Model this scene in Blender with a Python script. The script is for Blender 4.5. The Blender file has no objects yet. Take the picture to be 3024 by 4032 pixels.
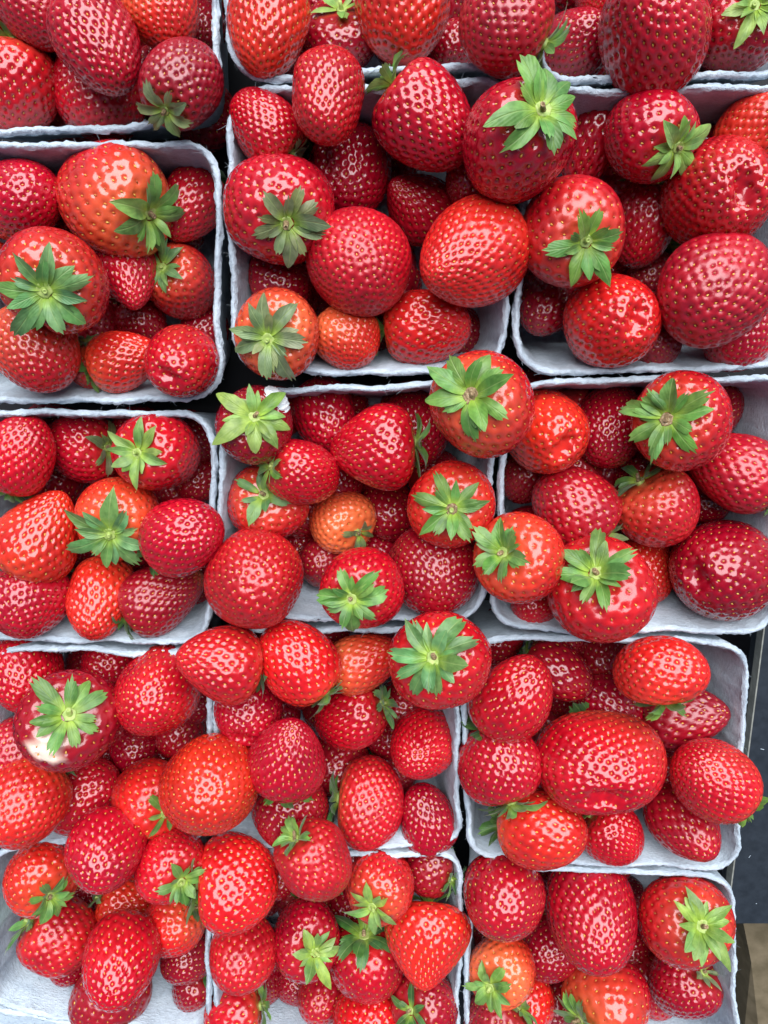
import bpy, bmesh, math, random
import numpy as np
from mathutils import Vector, Matrix

rnd = random.Random(11)
nrs = np.random.RandomState(5)
SC = bpy.context.scene
COL = SC.collection

# ------------------------------------------------------------------ camera
F_PX = 3000.0                       # focal length in photograph pixels
TILT = math.radians(15.0)
CAM = np.array([0.0, 0.088, 0.402])
cam_d = bpy.data.cameras.new('camera')
cam = bpy.data.objects.new('camera', cam_d)
COL.objects.link(cam)
cam.location = CAM
cam.rotation_euler = (-TILT, 0, 0)
cam_d.sensor_fit = 'VERTICAL'
cam_d.sensor_height = 36.0
cam_d.lens = 36.0 * F_PX / 4032.0
cam_d.clip_start = 0.01
cam_d.clip_end = 50
SC.camera = cam

# ------------------------------------------------------------------ light
SUN_EL = math.radians(50)
SUN_AZ = math.radians(8)            # measured from +Y towards +X
w = bpy.data.worlds.new('World')
SC.world = w
w.use_nodes = True
nt = w.node_tree
bg = nt.nodes['Background']
sky = nt.nodes.new('ShaderNodeTexSky')
sky.sky_type = 'NISHITA'
sky.sun_disc = False
sky.sun_elevation = SUN_EL
sky.sun_rotation = SUN_AZ
sky.altitude = 100
sky.air_density = 1.0
sky.dust_density = 1.0
sky.ozone_density = 1.0
nt.links.new(sky.outputs[0], bg.inputs[0])
bg.inputs[1].default_value = 0.05
sun_d = bpy.data.lights.new('sun', 'SUN')
sun_d.energy = 5.0
sun_d.angle = math.radians(66)
sun_d.color = (0.955, 0.98, 1.0)
sun = bpy.data.objects.new('sun', sun_d)
COL.objects.link(sun)
sdir = Vector((math.sin(SUN_AZ) * math.cos(SUN_EL), math.cos(SUN_AZ) * math.cos(SUN_EL), math.sin(SUN_EL)))
sun.rotation_euler = sdir.to_track_quat('Z', 'Y').to_euler()
sun.location = sdir * 2
vs = SC.view_settings
vs.view_transform = 'Standard'
vs.look = 'None'
vs.exposure = 0.48
vs.gamma = 1.0
SC.cycles.max_bounces = 8
SC.cycles.diffuse_bounces = 4
SC.cycles.glossy_bounces = 3
SC.cycles.transmission_bounces = 4
SC.cycles.use_denoising = True

# ------------------------------------------------------------------ geometry of the view
ct, st = math.cos(TILT), math.sin(TILT)
def ray(px, py):
    x, y, z = (px - 1512.0) / F_PX, -(py - 2016.0) / F_PX, -1.0
    return np.array([x, y * ct + z * st, -y * st + z * ct])     # rotation by -TILT about X
def at(px, py, z):
    """point of the place seen at that pixel at height z"""
    d = ray(px, py)
    return CAM + d * ((z - CAM[2]) / d[2])
def depth_of(p):
    v = np.asarray(p) - CAM
    return float(np.dot(v, np.array([0, -st, -ct])))

RIM = 0.072

# ------------------------------------------------------------------ helpers
def mesh_from(name, verts, faces, smooth=True):
    me = bpy.data.meshes.new(name)
    verts = np.asarray(verts, dtype=np.float32)
    if isinstance(faces, np.ndarray):
        k = faces.shape[1]
        me.vertices.add(len(verts)); me.vertices.foreach_set('co', verts.ravel())
        me.loops.add(faces.size); me.loops.foreach_set('vertex_index', faces.ravel().astype(np.int32))
        me.polygons.add(len(faces))
        me.polygons.foreach_set('loop_start', np.arange(0, faces.size, k, dtype=np.int32))
        me.update(calc_edges=True)
    else:
        me.from_pydata([tuple(map(float, v)) for v in verts], [], faces)
        me.update()
    if smooth:
        me.polygons.foreach_set('use_smooth', np.ones(len(me.polygons), dtype=bool))
    return me
def obj(name, me, mat=None, parent=None):
    o = bpy.data.objects.new(name, me)
    COL.objects.link(o)
    if mat is not None and not me.materials:
        me.materials.append(mat)
    if parent is not None:
        o.parent = parent
    return o
def tag(o, label=None, cat=None, group=None, kind=None):
    if label: o['label'] = label
    if cat: o['category'] = cat
    if group: o['group'] = group
    if kind: o['kind'] = kind
    return o

# ------------------------------------------------------------------ materials
def new_mat(name):
    m = bpy.data.materials.new(name)
    m.use_nodes = True
    n = m.node_tree.nodes
    return m, n, m.node_tree.links, n['Principled BSDF'], n['Material Output']
def N(n, t, **kw):
    x = n.new(t)
    for k, v in kw.items():
        if k.startswith('i_'):
            x.inputs[k[2:].replace('_', ' ')].default_value = v
        else:
            setattr(x, k, v)
    return x
def ramp(n, stops):
    r = n.new('ShaderNodeValToRGB')
    e = r.color_ramp.elements
    while len(e) < len(stops): e.new(0.5)
    for k, (p, c) in enumerate(stops):
        e[k].position = p
        e[k].color = (c[0], c[1], c[2], 1)
    return r

def make_flesh():
    m, n, l, b, out = new_mat('strawberry_flesh')
    oi = N(n, 'ShaderNodeObjectInfo')
    tc = N(n, 'ShaderNodeTexCoord')
    pale = N(n, 'ShaderNodeAttribute', attribute_name='pale')
    white = N(n, 'ShaderNodeAttribute', attribute_name='white')
    no = N(n, 'ShaderNodeTexNoise', noise_dimensions='4D')
    no.inputs['Scale'].default_value = 70
    no.inputs['Detail'].default_value = 3
    l.new(tc.outputs['Object'], no.inputs['Vector'])
    ml = N(n, 'ShaderNodeMath', operation='MULTIPLY'); ml.inputs[1].default_value = 40
    l.new(oi.outputs['Random'], ml.inputs[0]); l.new(ml.outputs[0], no.inputs['W'])
    # darker, riper patches
    r1 = ramp(n, [(0.38, (0, 0, 0)), (0.68, (1, 1, 1))])
    l.new(no.outputs['Fac'], r1.inputs[0])
    dark = N(n, 'ShaderNodeMix', data_type='RGBA', blend_type='MULTIPLY')
    dark.inputs[7].default_value = (0.70, 0.50, 0.85, 1)
    l.new(r1.outputs[0], dark.inputs[0]); l.new(oi.outputs['Color'], dark.inputs[6])
    # pale, less ripe flesh
    mx = N(n, 'ShaderNodeMix', data_type='RGBA')
    mx.inputs[7].default_value = (0.80, 0.155, 0.050, 1)
    l.new(pale.outputs['Fac'], mx.inputs[0]); l.new(dark.outputs[2], mx.inputs[6])
    mw = N(n, 'ShaderNodeMix', data_type='RGBA')
    mw.inputs[7].default_value = (0.85, 0.62, 0.50, 1)
    l.new(white.outputs['Fac'], mw.inputs[0]); l.new(mx.outputs[2], mw.inputs[6])
    l.new(mw.outputs[2], b.inputs['Base Color'])
    b.inputs['Roughness'].default_value = 0.24
    n2 = N(n, 'ShaderNodeTexNoise'); n2.inputs['Scale'].default_value = 160
    l.new(tc.outputs['Object'], n2.inputs['Vector'])
    mr = N(n, 'ShaderNodeMapRange'); mr.inputs[3].default_value = 0.08; mr.inputs[4].default_value = 0.22
    l.new(n2.outputs['Fac'], mr.inputs[0])
    pw = N(n, 'ShaderNodeMath', operation='POWER'); pw.inputs[1].default_value = 2.5
    l.new(oi.outputs['Random'], pw.inputs[0])
    du = N(n, 'ShaderNodeMath', operation='MULTIPLY_ADD'); du.inputs[1].default_value = 0.22
    l.new(pw.outputs[0], du.inputs[0]); l.new(mr.outputs[0], du.inputs[2])
    l.new(du.outputs[0], b.inputs['Roughness'])
    b.inputs['IOR'].default_value = 1.50
    b.inputs['Coat Weight'].default_value = 0.5
    b.inputs['Coat Roughness'].default_value = 0.14
    b.inputs['Coat IOR'].default_value = 1.5
    l.new(du.outputs[0], b.inputs['Coat Roughness'])
    b.inputs['Subsurface Weight'].default_value = 0.12
    b.inputs['Subsurface Radius'].default_value = (1.0, 0.12, 0.08)
    b.inputs['Subsurface Scale'].default_value = 0.003
    bp = N(n, 'ShaderNodeBump'); bp.inputs['Strength'].default_value = 0.14; bp.inputs['Distance'].default_value = 0.0006
    n3 = N(n, 'ShaderNodeTexNoise'); n3.inputs['Scale'].default_value = 620; n3.inputs['Detail'].default_value = 2
    l.new(tc.outputs['Object'], n3.inputs['Vector']); l.new(n3.outputs['Fac'], bp.inputs['Height'])
    l.new(bp.outputs[0], b.inputs['Normal'])
    return m
def make_seed():
    m, n, l, b, out = new_mat('strawberry_seed')
    g = N(n, 'ShaderNodeNewGeometry')
    r = ramp(n, [(0.0, (0.30, 0.06, 0.015)), (0.25, (0.48, 0.18, 0.025)), (0.7, (0.64, 0.34, 0.05)), (1.0, (0.74, 0.48, 0.11))])
    l.new(g.outputs['Random Per Island'], r.inputs[0])
    l.new(r.outputs[0], b.inputs['Base Color'])
    b.inputs['Roughness'].default_value = 0.32
    return m
def make_sepal():
    m, n, l, b, out = new_mat('sepal_green')
    oi = N(n, 'ShaderNodeObjectInfo')
    uv = N(n, 'ShaderNodeUVMap')
    sp = N(n, 'ShaderNodeSeparateXYZ'); l.new(uv.outputs[0], sp.inputs[0])
    # yellow green near the base, the sepal's own green above
    r = ramp(n, [(0.0, (1, 1, 1)), (0.12, (0.75, 0.75, 0.75)), (0.42, (0, 0, 0))])
    l.new(sp.outputs['Y'], r.inputs[0])
    base = N(n, 'ShaderNodeMix', data_type='RGBA')
    base.inputs[7].default_value = (0.34, 0.50, 0.05, 1)
    l.new(r.outputs[0], base.inputs[0]); l.new(oi.outputs['Color'], base.inputs[6])
    tc = N(n, 'ShaderNodeTexCoord')
    no = N(n, 'ShaderNodeTexNoise', noise_dimensions='4D'); no.inputs['Scale'].default_value = 260; no.inputs['Detail'].default_value = 4
    l.new(tc.outputs['Object'], no.inputs['Vector'])
    ml = N(n, 'ShaderNodeMath', operation='MULTIPLY'); ml.inputs[1].default_value = 30
    l.new(oi.outputs['Random'], ml.inputs[0]); l.new(ml.outputs[0], no.inputs['W'])
    r2 = ramp(n, [(0.30, (0.55, 0.62, 0.55)), (0.75, (1.45, 1.35, 1.5))])
    l.new(no.outputs['Fac'], r2.inputs[0])
    m2 = N(n, 'ShaderNodeMix', data_type='RGBA', blend_type='MULTIPLY'); m2.inputs[0].default_value = 1
    l.new(base.outputs[2], m2.inputs[6]); l.new(r2.outputs[0], m2.inputs[7])
    # veins fanning out from the midrib
    ab = N(n, 'ShaderNodeMath', operation='ABSOLUTE'); l.new(sp.outputs['X'], ab.inputs[0])
    v1 = N(n, 'ShaderNodeMath', operation='MULTIPLY_ADD'); v1.inputs[1].default_value = -0.55
    l.new(ab.outputs[0], v1.inputs[0]); l.new(sp.outputs['Y'], v1.inputs[2])
    v2 = N(n, 'ShaderNodeMath', operation='MULTIPLY'); v2.inputs[1].default_value = 34
    l.new(v1.outputs[0], v2.inputs[0])
    v3 = N(n, 'ShaderNodeMath', operation='SINE'); l.new(v2.outputs[0], v3.inputs[0])
    rib = N(n, 'ShaderNodeMapRange'); rib.inputs[1].default_value = 0.0; rib.inputs[2].default_value = 0.10
    rib.inputs[3].default_value = 1.0; rib.inputs[4].default_value = 0.0
    l.new(ab.outputs[0], rib.inputs[0])
    hh = N(n, 'ShaderNodeMath', operation='MULTIPLY_ADD'); hh.inputs[1].default_value = 0.10
    l.new(v3.outputs[0], hh.inputs[0]); l.new(rib.outputs[0], hh.inputs[2])
    ribc = N(n, 'ShaderNodeMath', operation='MULTIPLY'); ribc.inputs[1].default_value = 0.4
    l.new(rib.outputs[0], ribc.inputs[0])
    m3 = N(n, 'ShaderNodeMix', data_type='RGBA'); m3.inputs[7].default_value = (0.36, 0.50, 0.16, 1)
    l.new(ribc.outputs[0], m3.inputs[0]); l.new(m2.outputs[2], m3.inputs[6])
    l.new(m3.outputs[2], b.inputs['Base Color'])
    bp = N(n, 'ShaderNodeBump'); bp.inputs['Strength'].default_value = 0.35; bp.inputs['Distance'].default_value = 0.0006
    l.new(hh.outputs[0], bp.inputs['Height']); l.new(bp.outputs[0], b.inputs['Normal'])
    b.inputs['Roughness'].default_value = 0.42
    b.inputs['Sheen Weight'].default_value = 0.25
    b.inputs['Sheen Roughness'].default_value = 0.4
    tr = N(n, 'ShaderNodeBsdfTranslucent'); l.new(m3.outputs[2], tr.inputs[0])
    mix = N(n, 'ShaderNodeMixShader'); mix.inputs[0].default_value = 0.28
    l.new(b.outputs[0], mix.inputs[1]); l.new(tr.outputs[0], mix.inputs[2]); l.new(mix.outputs[0], out.inputs[0])
    return m
def make_stem():
    m, n, l, b, out = new_mat('stem_green')
    tc = N(n, 'ShaderNodeTexCoord')
    no = N(n, 'ShaderNodeTexNoise'); no.inputs['Scale'].default_value = 500; no.inputs['Detail'].default_value = 3
    l.new(tc.outputs['Object'], no.inputs['Vector'])
    r = ramp(n, [(0.3, (0.20, 0.30, 0.05)), (0.6, (0.36, 0.44, 0.12)), (0.8, (0.30, 0.22, 0.09))])
    l.new(no.outputs['Fac'], r.inputs[0]); l.new(r.outputs[0], b.inputs['Base Color'])
    b.inputs['Roughness'].default_value = 0.55
    return m
def make_scar():
    m, n, l, b, out = new_mat('dry_brown')
    tc = N(n, 'ShaderNodeTexCoord')
    no = N(n, 'ShaderNodeTexNoise'); no.inputs['Scale'].default_value = 900; no.inputs['Detail'].default_value = 3
    l.new(tc.outputs['Object'], no.inputs['Vector'])
    r = ramp(n, [(0.35, (0.10, 0.06, 0.025)), (0.6, (0.30, 0.20, 0.10)), (0.8, (0.55, 0.48, 0.34))])
    l.new(no.outputs['Fac'], r.inputs[0]); l.new(r.outputs[0], b.inputs['Base Color'])
    b.inputs['Roughness'].default_value = 0.8
    return m
def make_pulp():
    m, n, l, b, out = new_mat('moulded_pulp')
    tc = N(n, 'ShaderNodeTexCoord')
    mp = N(n, 'ShaderNodeMapping'); mp.inputs['Scale'].default_value = (1, 1, 2.6)
    l.new(tc.outputs['Object'], mp.inputs[0])
    n1 = N(n, 'ShaderNodeTexNoise'); n1.inputs['Scale'].default_value = 55; n1.inputs['Detail'].default_value = 5
    n2 = N(n, 'ShaderNodeTexNoise'); n2.inputs['Scale'].default_value = 420; n2.inputs['Detail'].default_value = 5; n2.inputs['Roughness'].default_value = 0.7
    n3 = N(n, 'ShaderNodeTexNoise'); n3.inputs['Scale'].default_value = 1500; n3.inputs['Detail'].default_value = 2
    for q in (n1, n2, n3): l.new(mp.outputs[0], q.inputs['Vector'])
    r = ramp(n, [(0.30, (0.43, 0.51, 0.59)), (0.62, (0.56, 0.645, 0.72))])
    l.new(n1.outputs['Fac'], r.inputs[0])
    r2 = ramp(n, [(0.30, (0.80, 0.80, 0.80)), (0.65, (1.08, 1.08, 1.08))])
    l.new(n2.outputs['Fac'], r2.inputs[0])
    mm = N(n, 'ShaderNodeMix', data_type='RGBA', blend_type='MULTIPLY'); mm.inputs[0].default_value = 1
    l.new(r.outputs[0], mm.inputs[6]); l.new(r2.outputs[0], mm.inputs[7])
    l.new(mm.outputs[2], b.inputs['Base Color'])
    ad = N(n, 'ShaderNodeMath', operation='MULTIPLY_ADD'); ad.inputs[1].default_value = 0.35
    l.new(n3.outputs['Fac'], ad.inputs[0]); l.new(n2.outputs['Fac'], ad.inputs[2])
    bp = N(n, 'ShaderNodeBump'); bp.inputs['Strength'].default_value = 0.9; bp.inputs['Distance'].default_value = 0.0012
    l.new(ad.outputs[0], bp.inputs['Height']); l.new(bp.outputs[0], b.inputs['Normal'])
    b.inputs['Roughness'].default_value = 0.92
    b.inputs['Specular IOR Level'].default_value = 0.2
    return m
def make_plain(name, c1, c2, scale, rough, spec=0.5, bump=0.0):
    m, n, l, b, out = new_mat(name)
    tc = N(n, 'ShaderNodeTexCoord')
    no = N(n, 'ShaderNodeTexNoise'); no.inputs['Scale'].default_value = scale; no.inputs['Detail'].default_value = 6
    l.new(tc.outputs['Object'], no.inputs['Vector'])
    r = ramp(n, [(0.3, c1), (0.7, c2)])
    l.new(no.outputs['Fac'], r.inputs[0]); l.new(r.outputs[0], b.inputs['Base Color'])
    b.inputs['Roughness'].default_value = rough
    b.inputs['Specular IOR Level'].default_value = spec
    if bump:
        bp = N(n, 'ShaderNodeBump'); bp.inputs['Strength'].default_value = bump; bp.inputs['Distance'].default_value = 0.001
        l.new(no.outputs['Fac'], bp.inputs['Height']); l.new(bp.outputs[0], b.inputs['Normal'])
    return m
FLESH, SEED, SEPAL, STEM, SCAR, PULP = make_flesh(), make_seed(), make_sepal(), make_stem(), make_scar(), make_pulp()
TABLE = make_plain('black_tray', (0.006, 0.006, 0.008), (0.014, 0.014, 0.018), 60, 0.6, 0.3)
BOARD = make_plain('slate_board', (0.010, 0.014, 0.020), (0.019, 0.025, 0.034), 220, 0.55, 0.4, 0.2)
STRIP = make_plain('grey_edge', (0.16, 0.16, 0.14), (0.26, 0.26, 0.23), 300, 0.5)
KRAFT = make_plain('kraft_card', (0.10, 0.078, 0.045), (0.16, 0.125, 0.078), 120, 0.75, 0.25, 0.3)
FUZZ = make_plain('white_fuzz', (0.62, 0.68, 0.72), (0.80, 0.84, 0.86), 900, 0.95, 0.1, 0.6)
FLAKE = make_plain('dry_flake', (0.62, 0.52, 0.34), (0.82, 0.75, 0.58), 900, 0.8, 0.2, 0.4)

# ------------------------------------------------------------------ setting
def sheet(name, corners, z, thick, mat):
    v = [(c[0], c[1], z) for c in corners] + [(c[0], c[1], z - thick) for c in corners]
    n = len(corners)
    f = [list(range(n))[::-1], list(range(n, 2 * n))] + [[i, (i + 1) % n, n + (i + 1) % n, n + i] for i in range(n)]
    me = mesh_from(name, v, f, smooth=False)
    bm = bmesh.new(); bm.from_mesh(me); bmesh.ops.recalc_face_normals(bm, faces=bm.faces); bm.to_mesh(me); bm.free()
    return obj(name, me, mat)
table = sheet('table', [(-1.5, -1.5), (1.5, -1.5), (1.5, 1.5), (-1.5, 1.5)], 0.0, 0.02, TABLE)
tag(table, kind='structure')

def quad_px(pts, z):
    return [at(x, y, z)[:2] for x, y in pts]
BZ = 0.052
board = bpy.data.objects.new('shelf_board', None); COL.objects.link(board)
tag(board, 'dark slate grey board with a pale edge strip beside the punnets', 'board')
c = quad_px([(3052, 2150), (3900, 2150), (3900, 3636), (2862, 3636)], BZ)
sheet('panel', c, BZ, 0.012, BOARD).parent = board
c = quad_px([(3046, 2150), (3051.4, 2150), (2861.4, 3636), (2856, 3636)], BZ)
sheet('edge_strip', c, BZ + 0.0006, 0.006, STRIP).parent = board
# folded kraft cardboard below the board
def kraft():
    P = [at(2912, 3560, 0.012), at(3300, 3560, 0.030), at(3300, 4300, 0.030), at(3015, 4300, 0.022),
         at(2958, 3790, 0.020), at(2905, 4300, 0.006), at(2896, 3640, 0.004)]
    q = [tuple(p) for p in P]
    v = q + [(x, y, z - 0.0015) for x, y, z in q]
    top = [(0, 4, 1), (1, 4, 2), (2, 4, 3), (3, 4, 5), (5, 4, 6), (6, 4, 0)]
    ring = [0, 1, 2, 3, 5, 6]
    f = [list(t) for t in top] + [[a + 7 for a in t[::-1]] for t in top]
    f += [[ring[i], ring[(i + 1) % 6], ring[(i + 1) % 6] + 7, ring[i] + 7] for i in range(6)]
    me = mesh_from('cardboard_flap', v, f, smooth=False)
    bm = bmesh.new(); bm.from_mesh(me); bmesh.ops.recalc_face_normals(bm, faces=bm.faces); bm.to_mesh(me); bm.free()
    o = obj('cardboard_flap', me, KRAFT)
    tag(o, 'creased brown cardboard flap lying below the dark slate board', 'cardboard')
kraft()

# ------------------------------------------------------------------ punnets
PUN = {}
def smooth_noise(t, seed, k):
    """periodic 1-D noise on t in [0,1)"""
    r = np.random.RandomState(seed)
    out = np.zeros_like(t)
    for f in k:
        a, p = r.uniform(0.5, 1), r.uniform(0, 6.28)
        out += a * np.sin(2 * np.pi * f * t + p)
    return out / math.sqrt(len(k))
def rounded_quad(Q, rad, n):
    """n points round the quad Q (4x2, counter-clockwise), corners rounded"""
    pts = []
    for i in range(4):
        p, a, b = Q[i], Q[i - 1], Q[(i + 1) % 4]
        u, v = a - p, b - p
        u, v = u / np.linalg.norm(u), v / np.linalg.norm(v)
        for k in range(13):
            t = k / 12.0
            s, e = p + u * rad, p + v * rad
            pts.append((1 - t) ** 2 * s + 2 * t * (1 - t) * (p * 0.88 + (s + e) * 0.06) + t * t * e)
    P = np.array(pts)
    d = np.linalg.norm(np.roll(P, -1, 0) - P, axis=1)
    cum = np.concatenate([[0], np.cumsum(d)])
    PP = np.vstack([P, P[:1]])
    tt = np.linspace(0, cum[-1], n, endpoint=False)
    return np.stack([np.interp(tt, cum, PP[:, 0]), np.interp(tt, cum, PP[:, 1])], 1)
def punnet(key, quad, label, seed):
    Q = np.array([at(x, y, RIM)[:2] for x, y in quad])       # TL TR BR BL
    Q = Q[::-1]
    ctr = Q.mean(0)
    n = 280
    O = rounded_quad(Q, 0.017, n)
    tg = np.roll(O, -1, 0) - np.roll(O, 1, 0)
    tg /= np.linalg.norm(tg, axis=1)[:, None]
    inn = np.stack([-tg[:, 1], tg[:, 0]], 1)
    if np.mean(np.sum(inn * (ctr - O), 1)) < 0: inn = -inn
    t = np.arange(n) / n
    wav = smooth_noise(t, seed, (3, 5, 7, 9, 14)) * 0.0009
    r = np.random.RandomState(seed + 50)
    # profile rings: (inset, height, roughness)
    prof = [(0.0105, 0.0005, 0), (0.0090, 0.012, 0), (0.0062, 0.032, .0002), (0.0036, 0.052, .0003), (0.0014, 0.064, .0003), (0.0004, 0.0695, .0003)]
    rimp = [(0.0002, 0.0706, .00034), (0.0007, 0.0719, .00040), (0.0015, 0.0724, .00036), (0.0023, 0.0721, .00036), (0.0029, 0.0708, .0003)]
    inner = [(0.0031, 0.0695, .0003), (0.0040, 0.064, .0004), (0.0060, 0.053, .0005), (0.0086, 0.034, .0005), (0.0118, 0.015, .0004), (0.0150, 0.0065, .0003), (0.0200, 0.0032, .0003), (0.028, 0.0024, .0002)]
    zw = smooth_noise(t, seed + 9, (2, 3, 5, 11, 17)) * 0.0011
    def ringv(ins, h, ro):
        k = min(1.0, h / RIM)
        p = O + inn * (ins + wav * k)[:, None] if isinstance(ins, np.ndarray) else O + inn * (ins + wav * k)[:, None]
        lump = smooth_noise(t, seed + int(h * 1e5) % 97, (13, 19, 29, 41)) * ro * 1.0
        p = p + inn * (lump + r.normal(0, ro * 0.55, n))[:, None]
        z = h + zw * k + (r.normal(0, ro * 0.6, n) if ro > 0.00029 and h > 0.066 else 0)
        return np.column_stack([p, np.full(n, 0.0) + z])
    def strip(rings):
        V = np.vstack(rings)
        m = len(rings)
        i = np.arange(n); j = (i + 1) % n
        Fc = np.vstack([np.column_stack([k * n + i, k * n + j, (k + 1) * n + j, (k + 1) * n + i]) for k in range(m - 1)])
        return V, Fc
    ro = [ringv(*p) for p in prof]
    rr = [ringv(*p) for p in rimp]
    ri = [ringv(*p) for p in inner]
    e = bpy.data.objects.new('punnet', None); COL.objects.link(e)
    e.location = (ctr[0], ctr[1], 0)
    off = np.array([ctr[0], ctr[1], 0])
    tag(e, label, 'punnet', 'pulp punnets packed side by side')
    V, Fc = strip(ro + [rr[0]])
    obj('outer_wall', mesh_from('outer_wall', V - off, Fc), PULP, e)
    V, Fc = strip(rr)
    obj('rim', mesh_from('rim', V - off, Fc), PULP, e)
    V, Fc = strip([rr[-1]] + ri)
    obj('inner_wall', mesh_from('inner_wall', V - off, Fc), PULP, e)
    V = np.vstack([ri[-1], [[ctr[0], ctr[1], 0.0022]]])
    Fc = np.array([[i, (i + 1) % n, n] for i in range(n)])
    obj('floor', mesh_from('floor', V - off, Fc), PULP, e)
    # loose fibres on the torn edge
    vv, ff = [], []
    for k in range(150):
        i = r.randint(n)
        b = rr[r.randint(0, 4)][i]
        d = -inn[i] * r.uniform(-0.6, 1.0) + tg[i] * r.uniform(-0.8, 0.8)
        d = np.array([d[0], d[1], r.uniform(-0.1, 0.7)]); d /= np.linalg.norm(d)
        L = r.uniform(0.0008, 0.0026) * (2 if r.rand() < 0.08 else 1)
        side = np.cross(d, [0.2, 0.3, 1.0]); side /= np.linalg.norm(side)
        up = np.cross(side, d)
        bend = (side * r.uniform(-1, 1) + up * r.uniform(-1, 1)) * L * 0.5
        w0 = r.uniform(0.00004, 0.00008)
        base = len(vv)
        for q, s in ((0, 1.0), (0.5, 0.8), (1.0, 0.3)):
            c0 = b - d * 0.0003 + d * L * q + bend * q * q
            for a in (0, 2.094, 4.189):
                vv.append(c0 + (side * math.cos(a) + up * math.sin(a)) * w0 * s)
        for q in (0, 3):
            for a in range(3):
                ff.append([base + q + a, base + q + (a + 1) % 3, base + q + 3 + (a + 1) % 3, base + q + 3 + a])
    fo = obj('fibres', mesh_from('fibres', np.array(vv) - off, np.array(ff)), PULP, e)
    tag(fo, kind='stuff')
    PUN[key] = (O, ctr)

PUNNETS = [
 ('A', [(-260, -560), (835, -560), (878, 490), (-260, 548)], 'grey pulp punnet holding a crimson egg-shaped strawberry above a dark one with olive sepals'),
 ('B', [(868, -760), (2230, -820), (2128, 262), (886, 330)], 'grey pulp punnet holding an orange-red strawberry beside one with a star-shaped yellow-green calyx'),
 ('C', [(2185, -800), (3400, -800), (3260, 292), (2098, 335)], 'grey pulp punnet holding a huge tall red strawberry beside one with a wide pale calyx'),
 ('D', [(-230, 556), (868, 546), (878, 1588), (-240, 1592)], 'grey pulp punnet holding a cleft strawberry under a broad ragged blue-green calyx'),
 ('E', [(884, 340), (2058, 304), (1992, 1484), (908, 1468)], 'grey pulp punnet holding two big round strawberries side by side without visible leaves'),
 ('F', [(2072, 350), (3260, 312), (3190, 1454), (2008, 1482)], 'grey pulp punnet holding three strawberries with puckered tips'),
 ('G', [(-130, 1612), (862, 1618), (838, 2552), (-140, 2518)], 'grey pulp punnet holding a red strawberry whose calyx has a glowing yellow-green centre'),
 ('H', [(868, 1530), (1972, 1496), (1916, 2452), (840, 2446)], 'grey pulp punnet with a mouldy-topped strawberry lying over its corner'),
 ('I', [(1988, 1498), (3160, 1472), (3042, 2508), (1924, 2484)], 'grey pulp punnet holding a dark crimson strawberry with a black pinhole in its tip'),
 ('J', [(-60, 2542), (838, 2566), (828, 3338), (-60, 3312)], 'grey pulp punnet holding a dark strawberry with a white bare patch beside its calyx'),
 ('K', [(846, 2478), (1796, 2474), (1826, 3346), (838, 3342)], 'grey pulp punnet holding a strawberry with a cream flake stuck on its skin'),
 ('L', [(1806, 2500), (2962, 2524), (2908, 3436), (1838, 3390)], 'grey pulp punnet next to the slate board, holding a huge double strawberry'),
 ('M', [(-40, 3326), (830, 3350), (832, 4104), (-60, 3968)], 'grey pulp punnet with a bare slanting corner wall and few strawberries'),
 ('N', [(838, 3352), (1826, 3356), (1812, 4260), (836, 4260)], 'grey pulp punnet crowded with small strawberries around a dark pointed rosette of sepals'),
 ('O', [(1836, 3402), (2898, 3446), (2918, 4260), (1826, 4260)], 'grey pulp punnet next to the brown cardboard, holding a big crimson strawberry'),
 ('P', [(-700, 3862), (560, 4066), (560, 4900), (-700, 4900)], 'grey pulp punnet of which only a pale slanting rim shows, nothing in it visible'),
]
for k, (key, q, lab) in enumerate(PUNNETS):
    punnet(key, q, lab, 100 + 7 * k)

# ------------------------------------------------------------------ strawberries
# (punnet, x, y, width, length, azimuth of calyx in the picture, its tilt towards the viewer, layer,
#  tone, shape, calyx, label, options)
S = []
def B(p, x, y, w, l, az, el, lev, tone, shape, cal, label, **kw):
    S.append(dict(p=p, x=x, y=y, w=w, l=l, az=az, el=el, lev=lev, tone=tone, shape=shape, cal=cal, label=label, **kw))

# A
B('A', 60, 350, 320, 320, 80, -8, 1, 'r', 'r', 'kf', 'red strawberry with dark folded-back sepals above it, left of the buried speckled one')
B('A', 392, 187, 335, 390, 115, -38, 3, 'c', 'e', '', 'crimson egg-shaped strawberry with a small bruise, heaped over a darker one', n=330)
B('A', 160, 45, 270, 270, 120, -25, 2, 'c', 'r', '', 'dull crimson strawberry tucked behind the crimson egg-shaped one')
B('A', 10, 30, 170, 170, 100, -40, 1, 'c', 'r', '', 'small dark strawberry wedged beside the dull crimson one at the punnet side')
B('A', 648, 52, 275, 265, 120, -30, 2, 'o', 'r', '', 'orange strawberry with a pale yellowish flank above the dark crimson one', pale=.75)
B('A', 385, 385, 345, 300, 60, -12, 1, 'r', 'r', 'gh', 'deep red strawberry lying mostly beneath the crimson egg-shaped one')
B('A', 728, 318, 300, 335, 238, 22, 2, 'd', 'r', 'of', 'dark crimson strawberry with olive sepals curling off its lower side')
B('A', 800, 120, 190, 190, 60, -50, 0, 'd', 'r', '', 'nearly black buried strawberry between the orange one and the punnet wall')
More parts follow.
